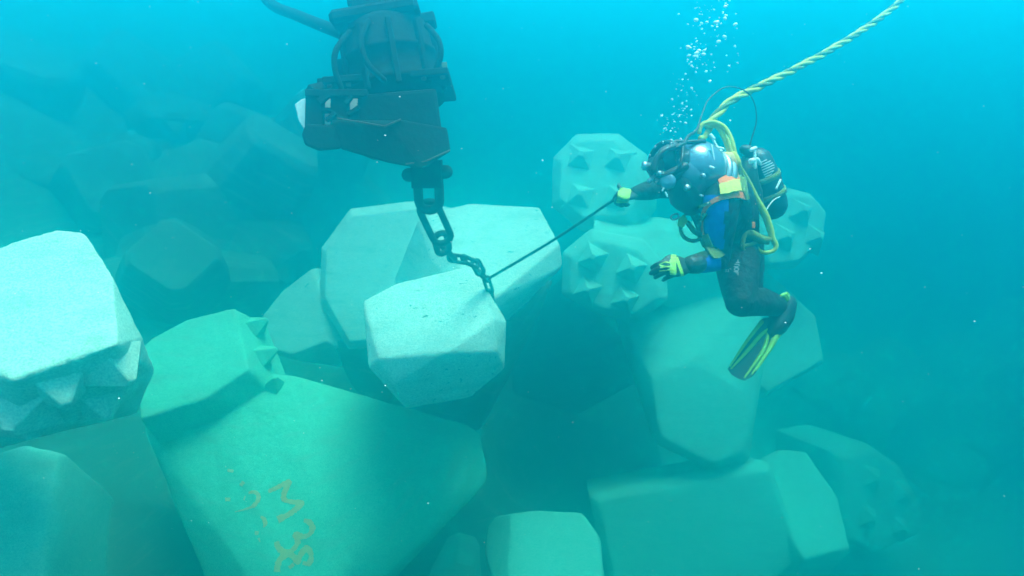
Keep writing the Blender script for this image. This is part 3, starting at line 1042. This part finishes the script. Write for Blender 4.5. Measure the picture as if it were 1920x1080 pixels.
GL = make_glove(WR_L, P(1252, 503, 2.66) - WR_L, -FW * 0.9 + UP * 0.25, -UP, 1.0,
                [(0.40, 0.62, 0.5), (0.45, 0.66, 0.5), (0.48, 0.68, 0.5), (0.55, 0.70, 0.5)], None, None, lime_left,
                thumb_pts=[(0.02, -0.026, -0.008), (0.045, -0.046, -0.012), (0.078, -0.050, -0.016), (0.10, -0.042, -0.024)])
BG = bvh_of(GL)
bm = bmesh.new()
for ln in ([(1257, 494), (1246, 492), (1237, 496), (1240, 499), (1250, 500)], [(1258, 505), (1248, 507), (1236, 508)], [(1257, 500), (1247, 500.5), (1238, 502)]):
    strip(bm, ln, 2.2, BG, 2.6, lift=0.0015, thick=0.002, sub=4)
finish("finger_piping", bm, M_YG, GL)


def lime_right(x, y, d, n):
    return n.dot(FW) < 0.3 and 1158 < x + (y - 365) * 0.2 < 1182 and y > 352 and y < 381


GR = make_glove(WR_R, P(1160, 368, 3.19) - WR_R, -FW * 0.55 + UP * 0.5, -UP * 0.6 - FW * 0.4, 0.95,
                [(1.0, 1.2, 0.8), (1.1, 1.2, 0.8), (1.15, 1.2, 0.8), (1.2, 1.15, 0.8)], None, None, lime_right,
                thumb_pts=[(0.02, -0.026, -0.005), (0.050, -0.052, -0.005), (0.058, -0.072, 0.0), (0.052, -0.088, 0.006)])

# fins
def make_fin(heel, shift, dd):
    fo = [(1430, 598), (1400, 638), (1364, 692), (1372, 703), (1384, 710), (1396, 714), (1411, 706), (1430, 680), (1452, 645), (1482, 592)]

    def q(x, y, lift=0.0):
        t = (y - 590) / 120.0
        return P(x + shift[0], y + shift[1], heel - 0.12 * t * 1.0 + dd - lift)
    bmx = bmesh.new()
    for zoff in (0.006, -0.006):
        pass
    top = [bmx.verts.new(q(x, y, 0.005)) for x, y in fo]
    bot = [bmx.verts.new(q(x, y, -0.005)) for x, y in fo]
    bmx.faces.new(top)
    bmx.faces.new(list(reversed(bot)))
    for i in range(len(fo)):
        k = (i + 1) % len(fo)
        bmx.faces.new((top[i], bot[i], bot[k], top[k]))
    fin = finish("fin", bmx, M_RUB, person)
    bmx = bmesh.new()
    for ln, rr in (([(1440, 618), (1425, 630), (1402, 657), (1371, 691)], [0.008, 0.010, 0.009, 0.004]),
                   ([(1440, 618), (1438, 635), (1428, 662), (1396, 708)], [0.008, 0.010, 0.010, 0.004]),
                   ([(1428, 604), (1400, 640), (1369, 686)], [0.011, 0.008, 0.004]),
                   ([(1464, 606), (1454, 630), (1438, 662), (1410, 701)], [0.014, 0.016, 0.010, 0.004]),
                   ([(1480, 596), (1460, 630), (1440, 662), (1418, 694)], [0.008, 0.007, 0.006, 0.004])):
        tube(bmx, smooth_path([q(x, y, 0.008) for x, y in ln], 5), rr, 8)
    finish("blade_rib", bmx, M_YG, fin)
    bmx = bmesh.new()
    a = P(1474 + shift[0], 572 + shift[1], heel + dd - 0.0)
    tube(bmx, smooth_path([a, q(1466, 592), q(1456, 612), q(1446, 625)], 4), [0.050, 0.058, 0.050, 0.030], 14)
    finish("foot_pocket", bmx, M_RUB, fin)
    bmx = bmesh.new()
    for k in (0, 7):
        tube(bmx, smooth_path([P(1461 + k + shift[0], 560 - k * 0.5 + shift[1], heel + dd - 0.045), P(1468 + k * 0.7 + shift[0], 553 - k * 0.2 + shift[1], heel + dd - 0.05), P(1476 + k * 0.4 + shift[0], 562 - k * 0.4 + shift[1], heel + dd - 0.045)], 4), 0.0075, 8)
    finish("strap", bmx, M_YG, fin)
    return fin


make_fin(3.22, (0, 0), 0.0)
make_fin(3.50, (2, -2), 0.02)

# helmet
HC = P(1308, 318, 2.86)
face_dir = (P(1225, 330, 2.80) - HC).normalized()          # where the helmet looks
crown = (UP - face_dir * UP.dot(face_dir)).normalized()
lat = face_dir.cross(crown)
bm = bmesh.new()
ellipsoid(bm, HC, (face_dir, crown, lat), (0.128, 0.128, 0.118), 32, 20)
ellipsoid(bm, HC + face_dir * 0.035 - crown * 0.02, (face_dir, crown, lat), (0.115, 0.115, 0.105), 28, 18)
helmet = finish("helmet", bm, M_HELM, person)
# rim of the neck ring
bm = bmesh.new()
na = (P(1352, 345, 2.95) - HC).normalized()
nr0 = HC + na * 0.085
lathe(bm, nr0, na, [(-0.02, 0.112), (-0.012, 0.122), (0.0, 0.124), (0.004, 0.116), (0.012, 0.116), (0.018, 0.124), (0.036, 0.122), (0.045, 0.10)], 36)
finish("neck_ring", bm, M_CHROME, helmet)
# neck dam and chin
bm = bmesh.new()
tube(bm, smooth_path([P(1282, 345, 2.83), P(1288, 368, 2.86), P(1296, 384, 2.90)], 4), [0.075, 0.078, 0.05], 18)
tube(bm, smooth_path([P(1300, 372, 2.9), P(1330, 362, 2.95), P(1346, 345, 2.97)], 4), [0.07, 0.085, 0.09], 18)
finish("neck_dam", bm, M_RUB, helmet)
# face frame, visor, bolts
fc = P(1247, 306, 2.80)
fd = (face_dir * 0.9 - FW * 0.35 + UP * 0.1).normalized()
bm = bmesh.new()
lathe(bm, fc - fd * 0.07, fd, [(0, 0.088), (0.05, 0.092), (0.055, 0.100), (0.075, 0.100), (0.08, 0.092), (0.08, 0.078), (0.07, 0.076)], 32)
finish("face_frame", bm, M_RUB, helmet)
bm = bmesh.new()
lathe(bm, fc - fd * 0.0, fd, [(0, 0.075), (0.004, 0.075), (0.008, 0.06), (0.011, 0.02)], 28)
finish("visor", bm, M_GLASS, helmet)
fu = fd.orthogonal().normalized()
fv = fd.cross(fu)
for k in range(12):
    bm = bmesh.new()
    a = 2 * math.pi * k / 12
    c = fc + fd * 0.008 + (fu * math.cos(a) + fv * math.sin(a)) * 0.090
    lathe(bm, c, fd, [(0, 0.006), (0.004, 0.006), (0.006, 0.003)], 8)
    finish("frame_bolt", bm, M_CHROME, helmet)
# regulator and whiskers in front of the visor
bm = bmesh.new()
rc = P(1226, 312, 2.74)
lathe(bm, rc, (fd + UP * -0.1), [(-0.03, 0.034), (0.005, 0.040), (0.012, 0.036), (0.02, 0.012)], 22)
tube(bm, smooth_path([P(1262, 276, 2.72), P(1244, 284, 2.70), P(1230, 300, 2.70), P(1226, 318, 2.70)], 4), 0.016, 10)
tube(bm, smooth_path([P(1284, 312, 2.70), P(1264, 322, 2.70), P(1246, 330, 2.71), P(1236, 326, 2.72)], 4), 0.019, 10)
finish("regulator", bm, M_RUB, helmet)
for (x, y, d, r, dv) in ((1209, 311, 2.72, 0.019, -RT), (1236, 325, 2.68, 0.010, -FW), (1219, 338, 2.72, 0.011, -RT - UP), (1252, 340, 2.70, 0.034, -FW - RT * 0.4),
                         (1318, 330, 2.73, 0.011, -FW), (1288, 352, 2.76, 0.014, -FW + UP * 0.3)):
    bm = bmesh.new()
    dv = dv.normalized()
    lathe(bm, P(x, y, d) - dv * 0.03, dv, [(0, r * 0.7), (0.02, r * 0.75), (0.021, r), (0.036, r), (0.041, r * 0.8), (0.043, r * 0.3)], 16)
    finish("knob", bm, M_CHROME if r < 0.03 else M_HELM, helmet)
bm = bmesh.new()   # hood strap and handle along the crown
tube(bm, smooth_path([P(1254, 272, 2.78), P(1268, 266, 2.78), P(1292, 266.5, 2.78), P(1320, 265, 2.80)], 5), 0.010, 10)
for q in range(5):
    tube(bm, smooth_path([P(1232 + q * 9, 291 - q * 3.5, 2.715), P(1240 + q * 9, 281 - q * 2.2, 2.72), P(1252 + q * 8, 274 - q * 1.2, 2.745)], 3), 0.0085, 8)
finish("crown_handle", bm, M_RUB, helmet)
for (x0, y0, x1, y1, d, r) in ((1333, 254, 1338, 260, 2.84, 0.011), (1336, 260, 1350, 285, 2.88, 0.007), (1343, 276, 1356, 279, 2.85, 0.008), (1345, 283, 1352, 283, 2.82, 0.008),
                               (1276, 260, 1280, 265, 2.8, 0.005), (1290, 257, 1294, 253, 2.8, 0.006), (1300, 250, 1303, 245, 2.82, 0.005),
                               (1334, 273, 1339, 300, 2.755, 0.0055), (1332, 313, 1337, 315, 2.735, 0.008), (1313, 366, 1317, 367, 2.78, 0.006),
                               (1242, 357, 1246, 350, 2.70, 0.005), (1248, 361, 1251, 368, 2.70, 0.005), (1326, 350, 1335, 350, 2.83, 0.005), (1335, 356, 1337, 352, 2.83, 0.005)):
    bm = bmesh.new()
    tube(bm, [P(x0, y0, d), P(x1, y1, d)], r * 0.75, 8)
    finish("fitting", bm, M_WHITE, helmet)
bm = bmesh.new()
tube(bm, smooth_path([P(1350, 290, 2.80), P(1351, 315, 2.78), P(1345, 335, 2.78), P(1336, 346, 2.78)], 5), 0.0035, 6)
finish("lanyard", bm, M_RUB, helmet)

# harness
bm = bmesh.new()
strip(bm, [(1322, 446), (1318, 425), (1320, 405), (1327, 388), (1342, 376), (1362, 369), (1380, 366), (1395, 370)], [3, 3.5, 4, 6, 8, 9, 11, 10], BB, 2.95, lift=0.003, thick=0.008, sub=6)
strip(bm, [(1350, 350), (1360, 344), (1370, 338), (1380, 334)], [12, 14, 17, 17], BB, 2.9, lift=0.006, thick=0.014, sub=4)
harness = finish("harness", bm, M_ORANGE, person)
bm = bmesh.new()
strip(bm, [(1350, 361), (1360, 359), (1370, 356), (1380, 354)], [15, 17, 18, 17], BB, 2.9, lift=0.016, thick=0.012, sub=4)
finish("chest_pad", bm, M_YELW, harness)
bm = bmesh.new()
tube(bm, smooth_path([P(1355, 288, 2.90), P(1363, 292, 2.86), P(1371, 302, 2.85), P(1377, 318, 2.86), P(1380, 332, 2.88)], 5), [0.014, 0.028, 0.025, 0.016, 0.012], 12, flat=0.5, flat_axis=FW)
finish("shoulder_strap", bm, M_TAN, harness)
bm = bmesh.new()
for ln, wd in (([(1386, 300), (1390, 330), (1394, 360), (1398, 375)], 8), ([(1378, 300), (1386, 345), (1394, 368)], 5),
               ([(1279, 407), (1300, 395), (1335, 380)], 5), ([(1322, 440), (1330, 460), (1338, 478), (1352, 470)], 16), ([(1326, 400), (1312, 425), (1322, 452)], 7)):
    strip(bm, ln, wd, BB, 2.93, lift=0.006, thick=0.008, sub=4)
tube(bm, smooth_path([P(1284, 410, 2.92), P(1276, 425, 2.92), P(1282, 444, 2.92), P(1300, 452, 2.93), P(1316, 446, 2.94)], 5), 0.009, 8)
tube(bm, smooth_path([P(1290, 418, 2.93), P(1304, 436, 2.94), P(1318, 440, 2.95)], 5), 0.012, 8)
tube(bm, smooth_path([P(1398, 380, 3.02), P(1394, 410, 3.0), P(1388, 420, 3.0)], 5), 0.006, 8)
tube(bm, smooth_path([P(1404, 418, 3.02), P(1396, 440, 3.0), P(1392, 462, 3.0), P(1398, 474, 3.02)], 5), [0.016, 0.012, 0.010, 0.008], 8)
tube(bm, smooth_path([P(1392, 436, 3.0), P(1410, 440, 3.02), P(1430, 450, 3.05), P(1446, 448, 3.06)], 5), [0.012, 0.022, 0.022, 0.012], 8)
tube(bm, smooth_path([P(1390, 462, 3.0), P(1408, 458, 3.03), P(1422, 452, 3.05), P(1440, 456, 3.06)], 5), [0.008, 0.010, 0.010, 0.008], 8)
finish("webbing", bm, M_OLIVE, harness)
bm = bmesh.new()
hull(bm, [P(*q) for q in [(1272, 408, 2.9), (1284, 403, 2.9), (1290, 415, 2.9), (1280, 428, 2.9), (1270, 424, 2.9), (1272, 408, 2.94), (1284, 403, 2.94), (1290, 415, 2.94), (1280, 428, 2.94), (1270, 424, 2.94)]], 0.006)
finish("pouch", bm, M_YG, harness)
bm = bmesh.new()
link_mesh(bm, P(1257, 410, 2.9), P(1274, 403, 2.9), UP, 13 * 2.9 / F, 0.0042)
finish("snap_ring", bm, M_CHROME, harness)
bm = bmesh.new()
hull(bm, [P(*q) for q in [(1410, 416, 2.98), (1416, 416, 2.98), (1416, 428, 2.98), (1410, 428, 2.98), (1410, 416, 3.0), (1416, 416, 3.0), (1416, 428, 3.0), (1410, 428, 3.0)]], 0.003)
finish("buckle", bm, M_ORANGE, harness)

# bail-out cylinder on the back
bm = bmesh.new()
TA, TB = P(1420, 305, 3.16), P(1447, 384, 3.22)
tube(bm, smooth_path([TA, (TA + TB) / 2, TB], 6), [0.074, 0.084, 0.076], 28)
tank = finish("air_tank", bm, M_GREYT, person)
bm = bmesh.new()
tube(bm, smooth_path([P(1404, 300, 3.08), P(1402, 335, 3.06), P(1410, 365, 3.08), P(1420, 390, 3.1)], 5), [0.035, 0.05, 0.05, 0.03], 14)
tube(bm, smooth_path([P(1395, 280, 3.06), P(1403, 284, 3.06), P(1412, 300, 3.07)], 4), [0.022, 0.03, 0.03], 12)
finish("back_pack", bm, M_RUB, tank)
bm = bmesh.new()
tube(bm, [P(1415, 279, 3.0), P(1416, 314, 3.0)], 0.0075, 8)
tube(bm, [P(1416, 278, 3.0), P(1409, 281, 2.99)], 0.010, 10)
tube(bm, [P(1408, 302, 2.99), P(1412, 301, 2.99)], 0.013, 12)
tube(bm, [P(1420, 299, 3.01), P(1424, 306, 3.02)], 0.010, 10)
finish("valve", bm, M_WHITE, tank)
bm = bmesh.new()
BT = bvh_of(tank)
for k in range(7):
    t = k / 6.0
    x0, y0 = 1427 + 9 * t, 304 + 27 * t
    ln = 21 * math.sqrt(max(0.15, 1 - (2 * t - 1) ** 2 * 0.7))
    strip(bm, [(x0 - ln * 0.15, y0 + ln * 0.08), (x0 + ln * 0.4, y0 - ln * 0.16), (x0 + ln * 0.9, y0 - ln * 0.40)], 2.0, BT, 3.05, lift=0.003, sub=3)
finish("label_grid", bm, M_WHITE, tank)
bm = bmesh.new()
tube(bm, smooth_path([P(1434, 398, 3.07), P(1443, 384, 3.08), P(1452, 374, 3.10), P(1462, 369, 3.12)], 5), 0.003, 6)
tube(bm, [P(1463, 338, 3.11), P(1456, 353, 3.10)], 0.006, 8)
finish("clip", bm, M_WHITE, tank)
bm = bmesh.new()
axt = (TB - TA).normalized()
for t in (0.35, 0.75):
    c = TA + (TB - TA) * t
    lathe(bm, c - axt * 0.014, axt, [(0, 0.080), (0.001, 0.0875), (0.027, 0.0875), (0.028, 0.080)], 28)
finish("tank_band", bm, M_OLIVE, tank)

# comms cable
bm = bmesh.new()
tube(bm, smooth_path([P(1258, 326, 2.70), P(1272, 316, 2.68), P(1279, 296, 2.68), P(1281, 275, 2.73), P(1290, 256, 2.78), P(1306, 244, 2.82), P(1316, 215, 2.86), P(1330, 185, 2.9),
                      P(1362, 163, 2.95), P(1396, 170, 3.0), P(1414, 192, 3.03), P(1418, 228, 3.05), P(1408, 264, 3.05), P(1403, 288, 3.05)], 6),
     [0.0075, 0.0075, 0.0075, 0.0075, 0.0075, 0.006, 0.0035, 0.003, 0.003, 0.003, 0.003, 0.0035, 0.004, 0.004], 8)
finish("cable", bm, M_RUB, person)

# ------------------------------------------------------------------ umbilical
def twisted(bm, path, r, strands, turns_per_m, mats):
    L = 0.0
    prev = path[0]
    st = [[] for _ in range(strands)]
    rads = []
    for i, p in enumerate(path):
        L += (p - prev).length
        prev = p
        t = (path[min(i + 1, len(path) - 1)] - path[max(i - 1, 0)]).normalized()
        u = (UP - t * UP.dot(t)).normalized()
        v = t.cross(u)
        for k in range(strands):
            a = 2 * math.pi * (k / strands + L * turns_per_m)
            st[k].append(p + u * (r * 0.55 * math.cos(a)) + v * (r * 0.55 * math.sin(a)))
    for k in range(strands):
        tube(bm, st[k], r * (0.50 if k else 0.58), 8, mat=mats[k])


umb = empty("umbilical_hose", P(1330, 232, 2.95))
tag(umb, "twisted yellow hose rising from the diver's helmet to the upper right", "hose")
path = smooth_path([P(1326, 236, 2.94), P(1345, 214, 2.97), P(1370, 190, 3.02), P(1420, 164, 3.12), P(1482, 134, 3.26), P(1560, 92, 3.46), P(1636, 44, 3.68), P(1690, 0, 3.85),
                    P(1750, -70, 4.05), P(1800, -150, 4.2), P(1820, -200, 4.25)], 24)
bm = bmesh.new()
twisted(bm, path, 0.019, 3, 3.4, (0, 0, 1))
finish("twisted_hose", bm, [M_YEL, M_OLIVE], umb)
for ln, rr in (([(1311, 247, 2.9), (1313, 238, 2.9), (1322, 231, 2.9), (1338, 229, 2.9), (1356, 237, 2.9), (1368, 254, 2.89), (1375, 276, 2.88), (1379, 300, 2.88)], 0.011),
               ([(1326, 236, 2.93), (1344, 236, 2.92), (1356, 254, 2.91), (1364, 274, 2.9), (1370, 296, 2.89)], 0.012),
               ([(1340, 232, 2.92), (1356, 242, 2.91), (1365, 262, 2.89), (1371, 282, 2.88), (1376, 302, 2.88)], 0.009),
               ([(1336, 236, 2.95), (1328, 246, 2.94), (1320, 258, 2.92), (1314, 259, 2.9)], 0.013)):
    bm = bmesh.new()
    tube(bm, smooth_path([P(*q) for q in ln], 6), rr, 10)
    finish("hose_loop", bm, M_YEL, umb)
bm = bmesh.new()
tube(bm, [P(1375, 292, 2.875), P(1381, 304, 2.875)], 0.02, 12)
finish("hose_clamp", bm, M_YELW, umb)
bm = bmesh.new()
tube(bm, smooth_path([P(1382, 305, 2.89), P(1392, 322, 2.95), P(1404, 345, 3.0), P(1418, 374, 3.03), P(1434, 402, 3.05), P(1444, 430, 3.06), P(1448, 446, 3.06), P(1455, 460, 3.06), P(1450, 470, 3.06),
                      P(1436, 474, 3.06), P(1424, 470, 3.06), P(1420, 464, 3.06)], 6), [0.010, 0.011, 0.015, 0.017, 0.018, 0.017, 0.014, 0.012, 0.010, 0.010, 0.009, 0.008], 12)
finish("lower_hose", bm, M_YEL, umb)

# ------------------------------------------------------------------ bubbles and drifting particles
bm = bmesh.new()
knots = [(1262, 238, 26, 40), (1275, 205, 24, 36), (1290, 160, 28, 26), (1302, 105, 22, 46), (1322, 120, 40, 26), (1335, 60, 44, 44), (1315, 12, 34, 26), (1380, 85, 8, 3), (1360, 20, 40, 22)]
for cx, cy, spr, cnt in knots:
    for _ in range(int(cnt * 0.8)):
        r = random.choice([0.0016, 0.002, 0.0025, 0.003, 0.004, 0.006, 0.009 if cy < 140 else 0.005]) * random.uniform(0.8, 1.25)
        c = P(random.gauss(cx, spr * 0.6), random.gauss(cy, spr * 0.55), random.uniform(2.85, 3.25))
        res = bmesh.ops.create_icosphere(bm, subdivisions=2 if r > 0.003 else 1, radius=r)
        fl = random.uniform(0.55, 0.9)
        rot = Matrix.Rotation(random.uniform(-0.6, 0.6), 3, 'Y')
        for v in res['verts']:
            v.co = c + rot @ Vector((v.co.x * 1.15, v.co.y * 1.15, v.co.z * fl))
            for f in v.link_faces:
                f.smooth = True
tag(finish("bubbles", bm, M_BUB), "stream of silvery bubbles rising from the helmet", "bubbles", None, "stuff")

bm = bmesh.new()
for _ in range(650):
    d = random.uniform(0.8, 5.5)
    c = P(random.uniform(-60, 1980), random.uniform(-60, 1140), d)
    r = random.choice([0.0005, 0.0006, 0.0008, 0.0011, 0.0016]) * random.uniform(0.7, 1.1) * (0.5 + 0.28 * d)
    res = bmesh.ops.create_icosphere(bm, subdivisions=1, radius=r)
    k = Vector((random.uniform(0.6, 1.5), random.uniform(0.6, 1.5), random.uniform(0.6, 1.4)))
    for v in res['verts']:
        v.co = c + Vector((v.co.x * k.x, v.co.y * k.y, v.co.z * k.z))
tag(finish("drifting_particles", bm, M_SNOW), "pale specks drifting in the water", "particles", None, "stuff")

# ------------------------------------------------------------------ the water itself
bm = bmesh.new()
box(bm, Vector((0, 32, (BOX_TOP - 11) / 2)), (Vector((1, 0, 0)), Vector((0, 1, 0)), Vector((0, 0, 1))), (80, 66, (BOX_TOP + 11) / 2))
hz, nt, b = new_mat("water_volume")
nt.nodes.remove(b)
pv = nt.nodes.new('ShaderNodeVolumePrincipled')
pv.inputs['Color'].default_value = WATER_COLOR
pv.inputs['Density'].default_value = WATER_DENSITY
pv.inputs['Anisotropy'].default_value = 0.87
pv.inputs['Absorption Color'].default_value = WATER_ABSORB
nt.links.new(pv.outputs[0], nt.nodes['Material Output'].inputs['Volume'])
tag(finish("haze", bm, hz), "turquoise water filling the whole scene", "water", None, "stuff")
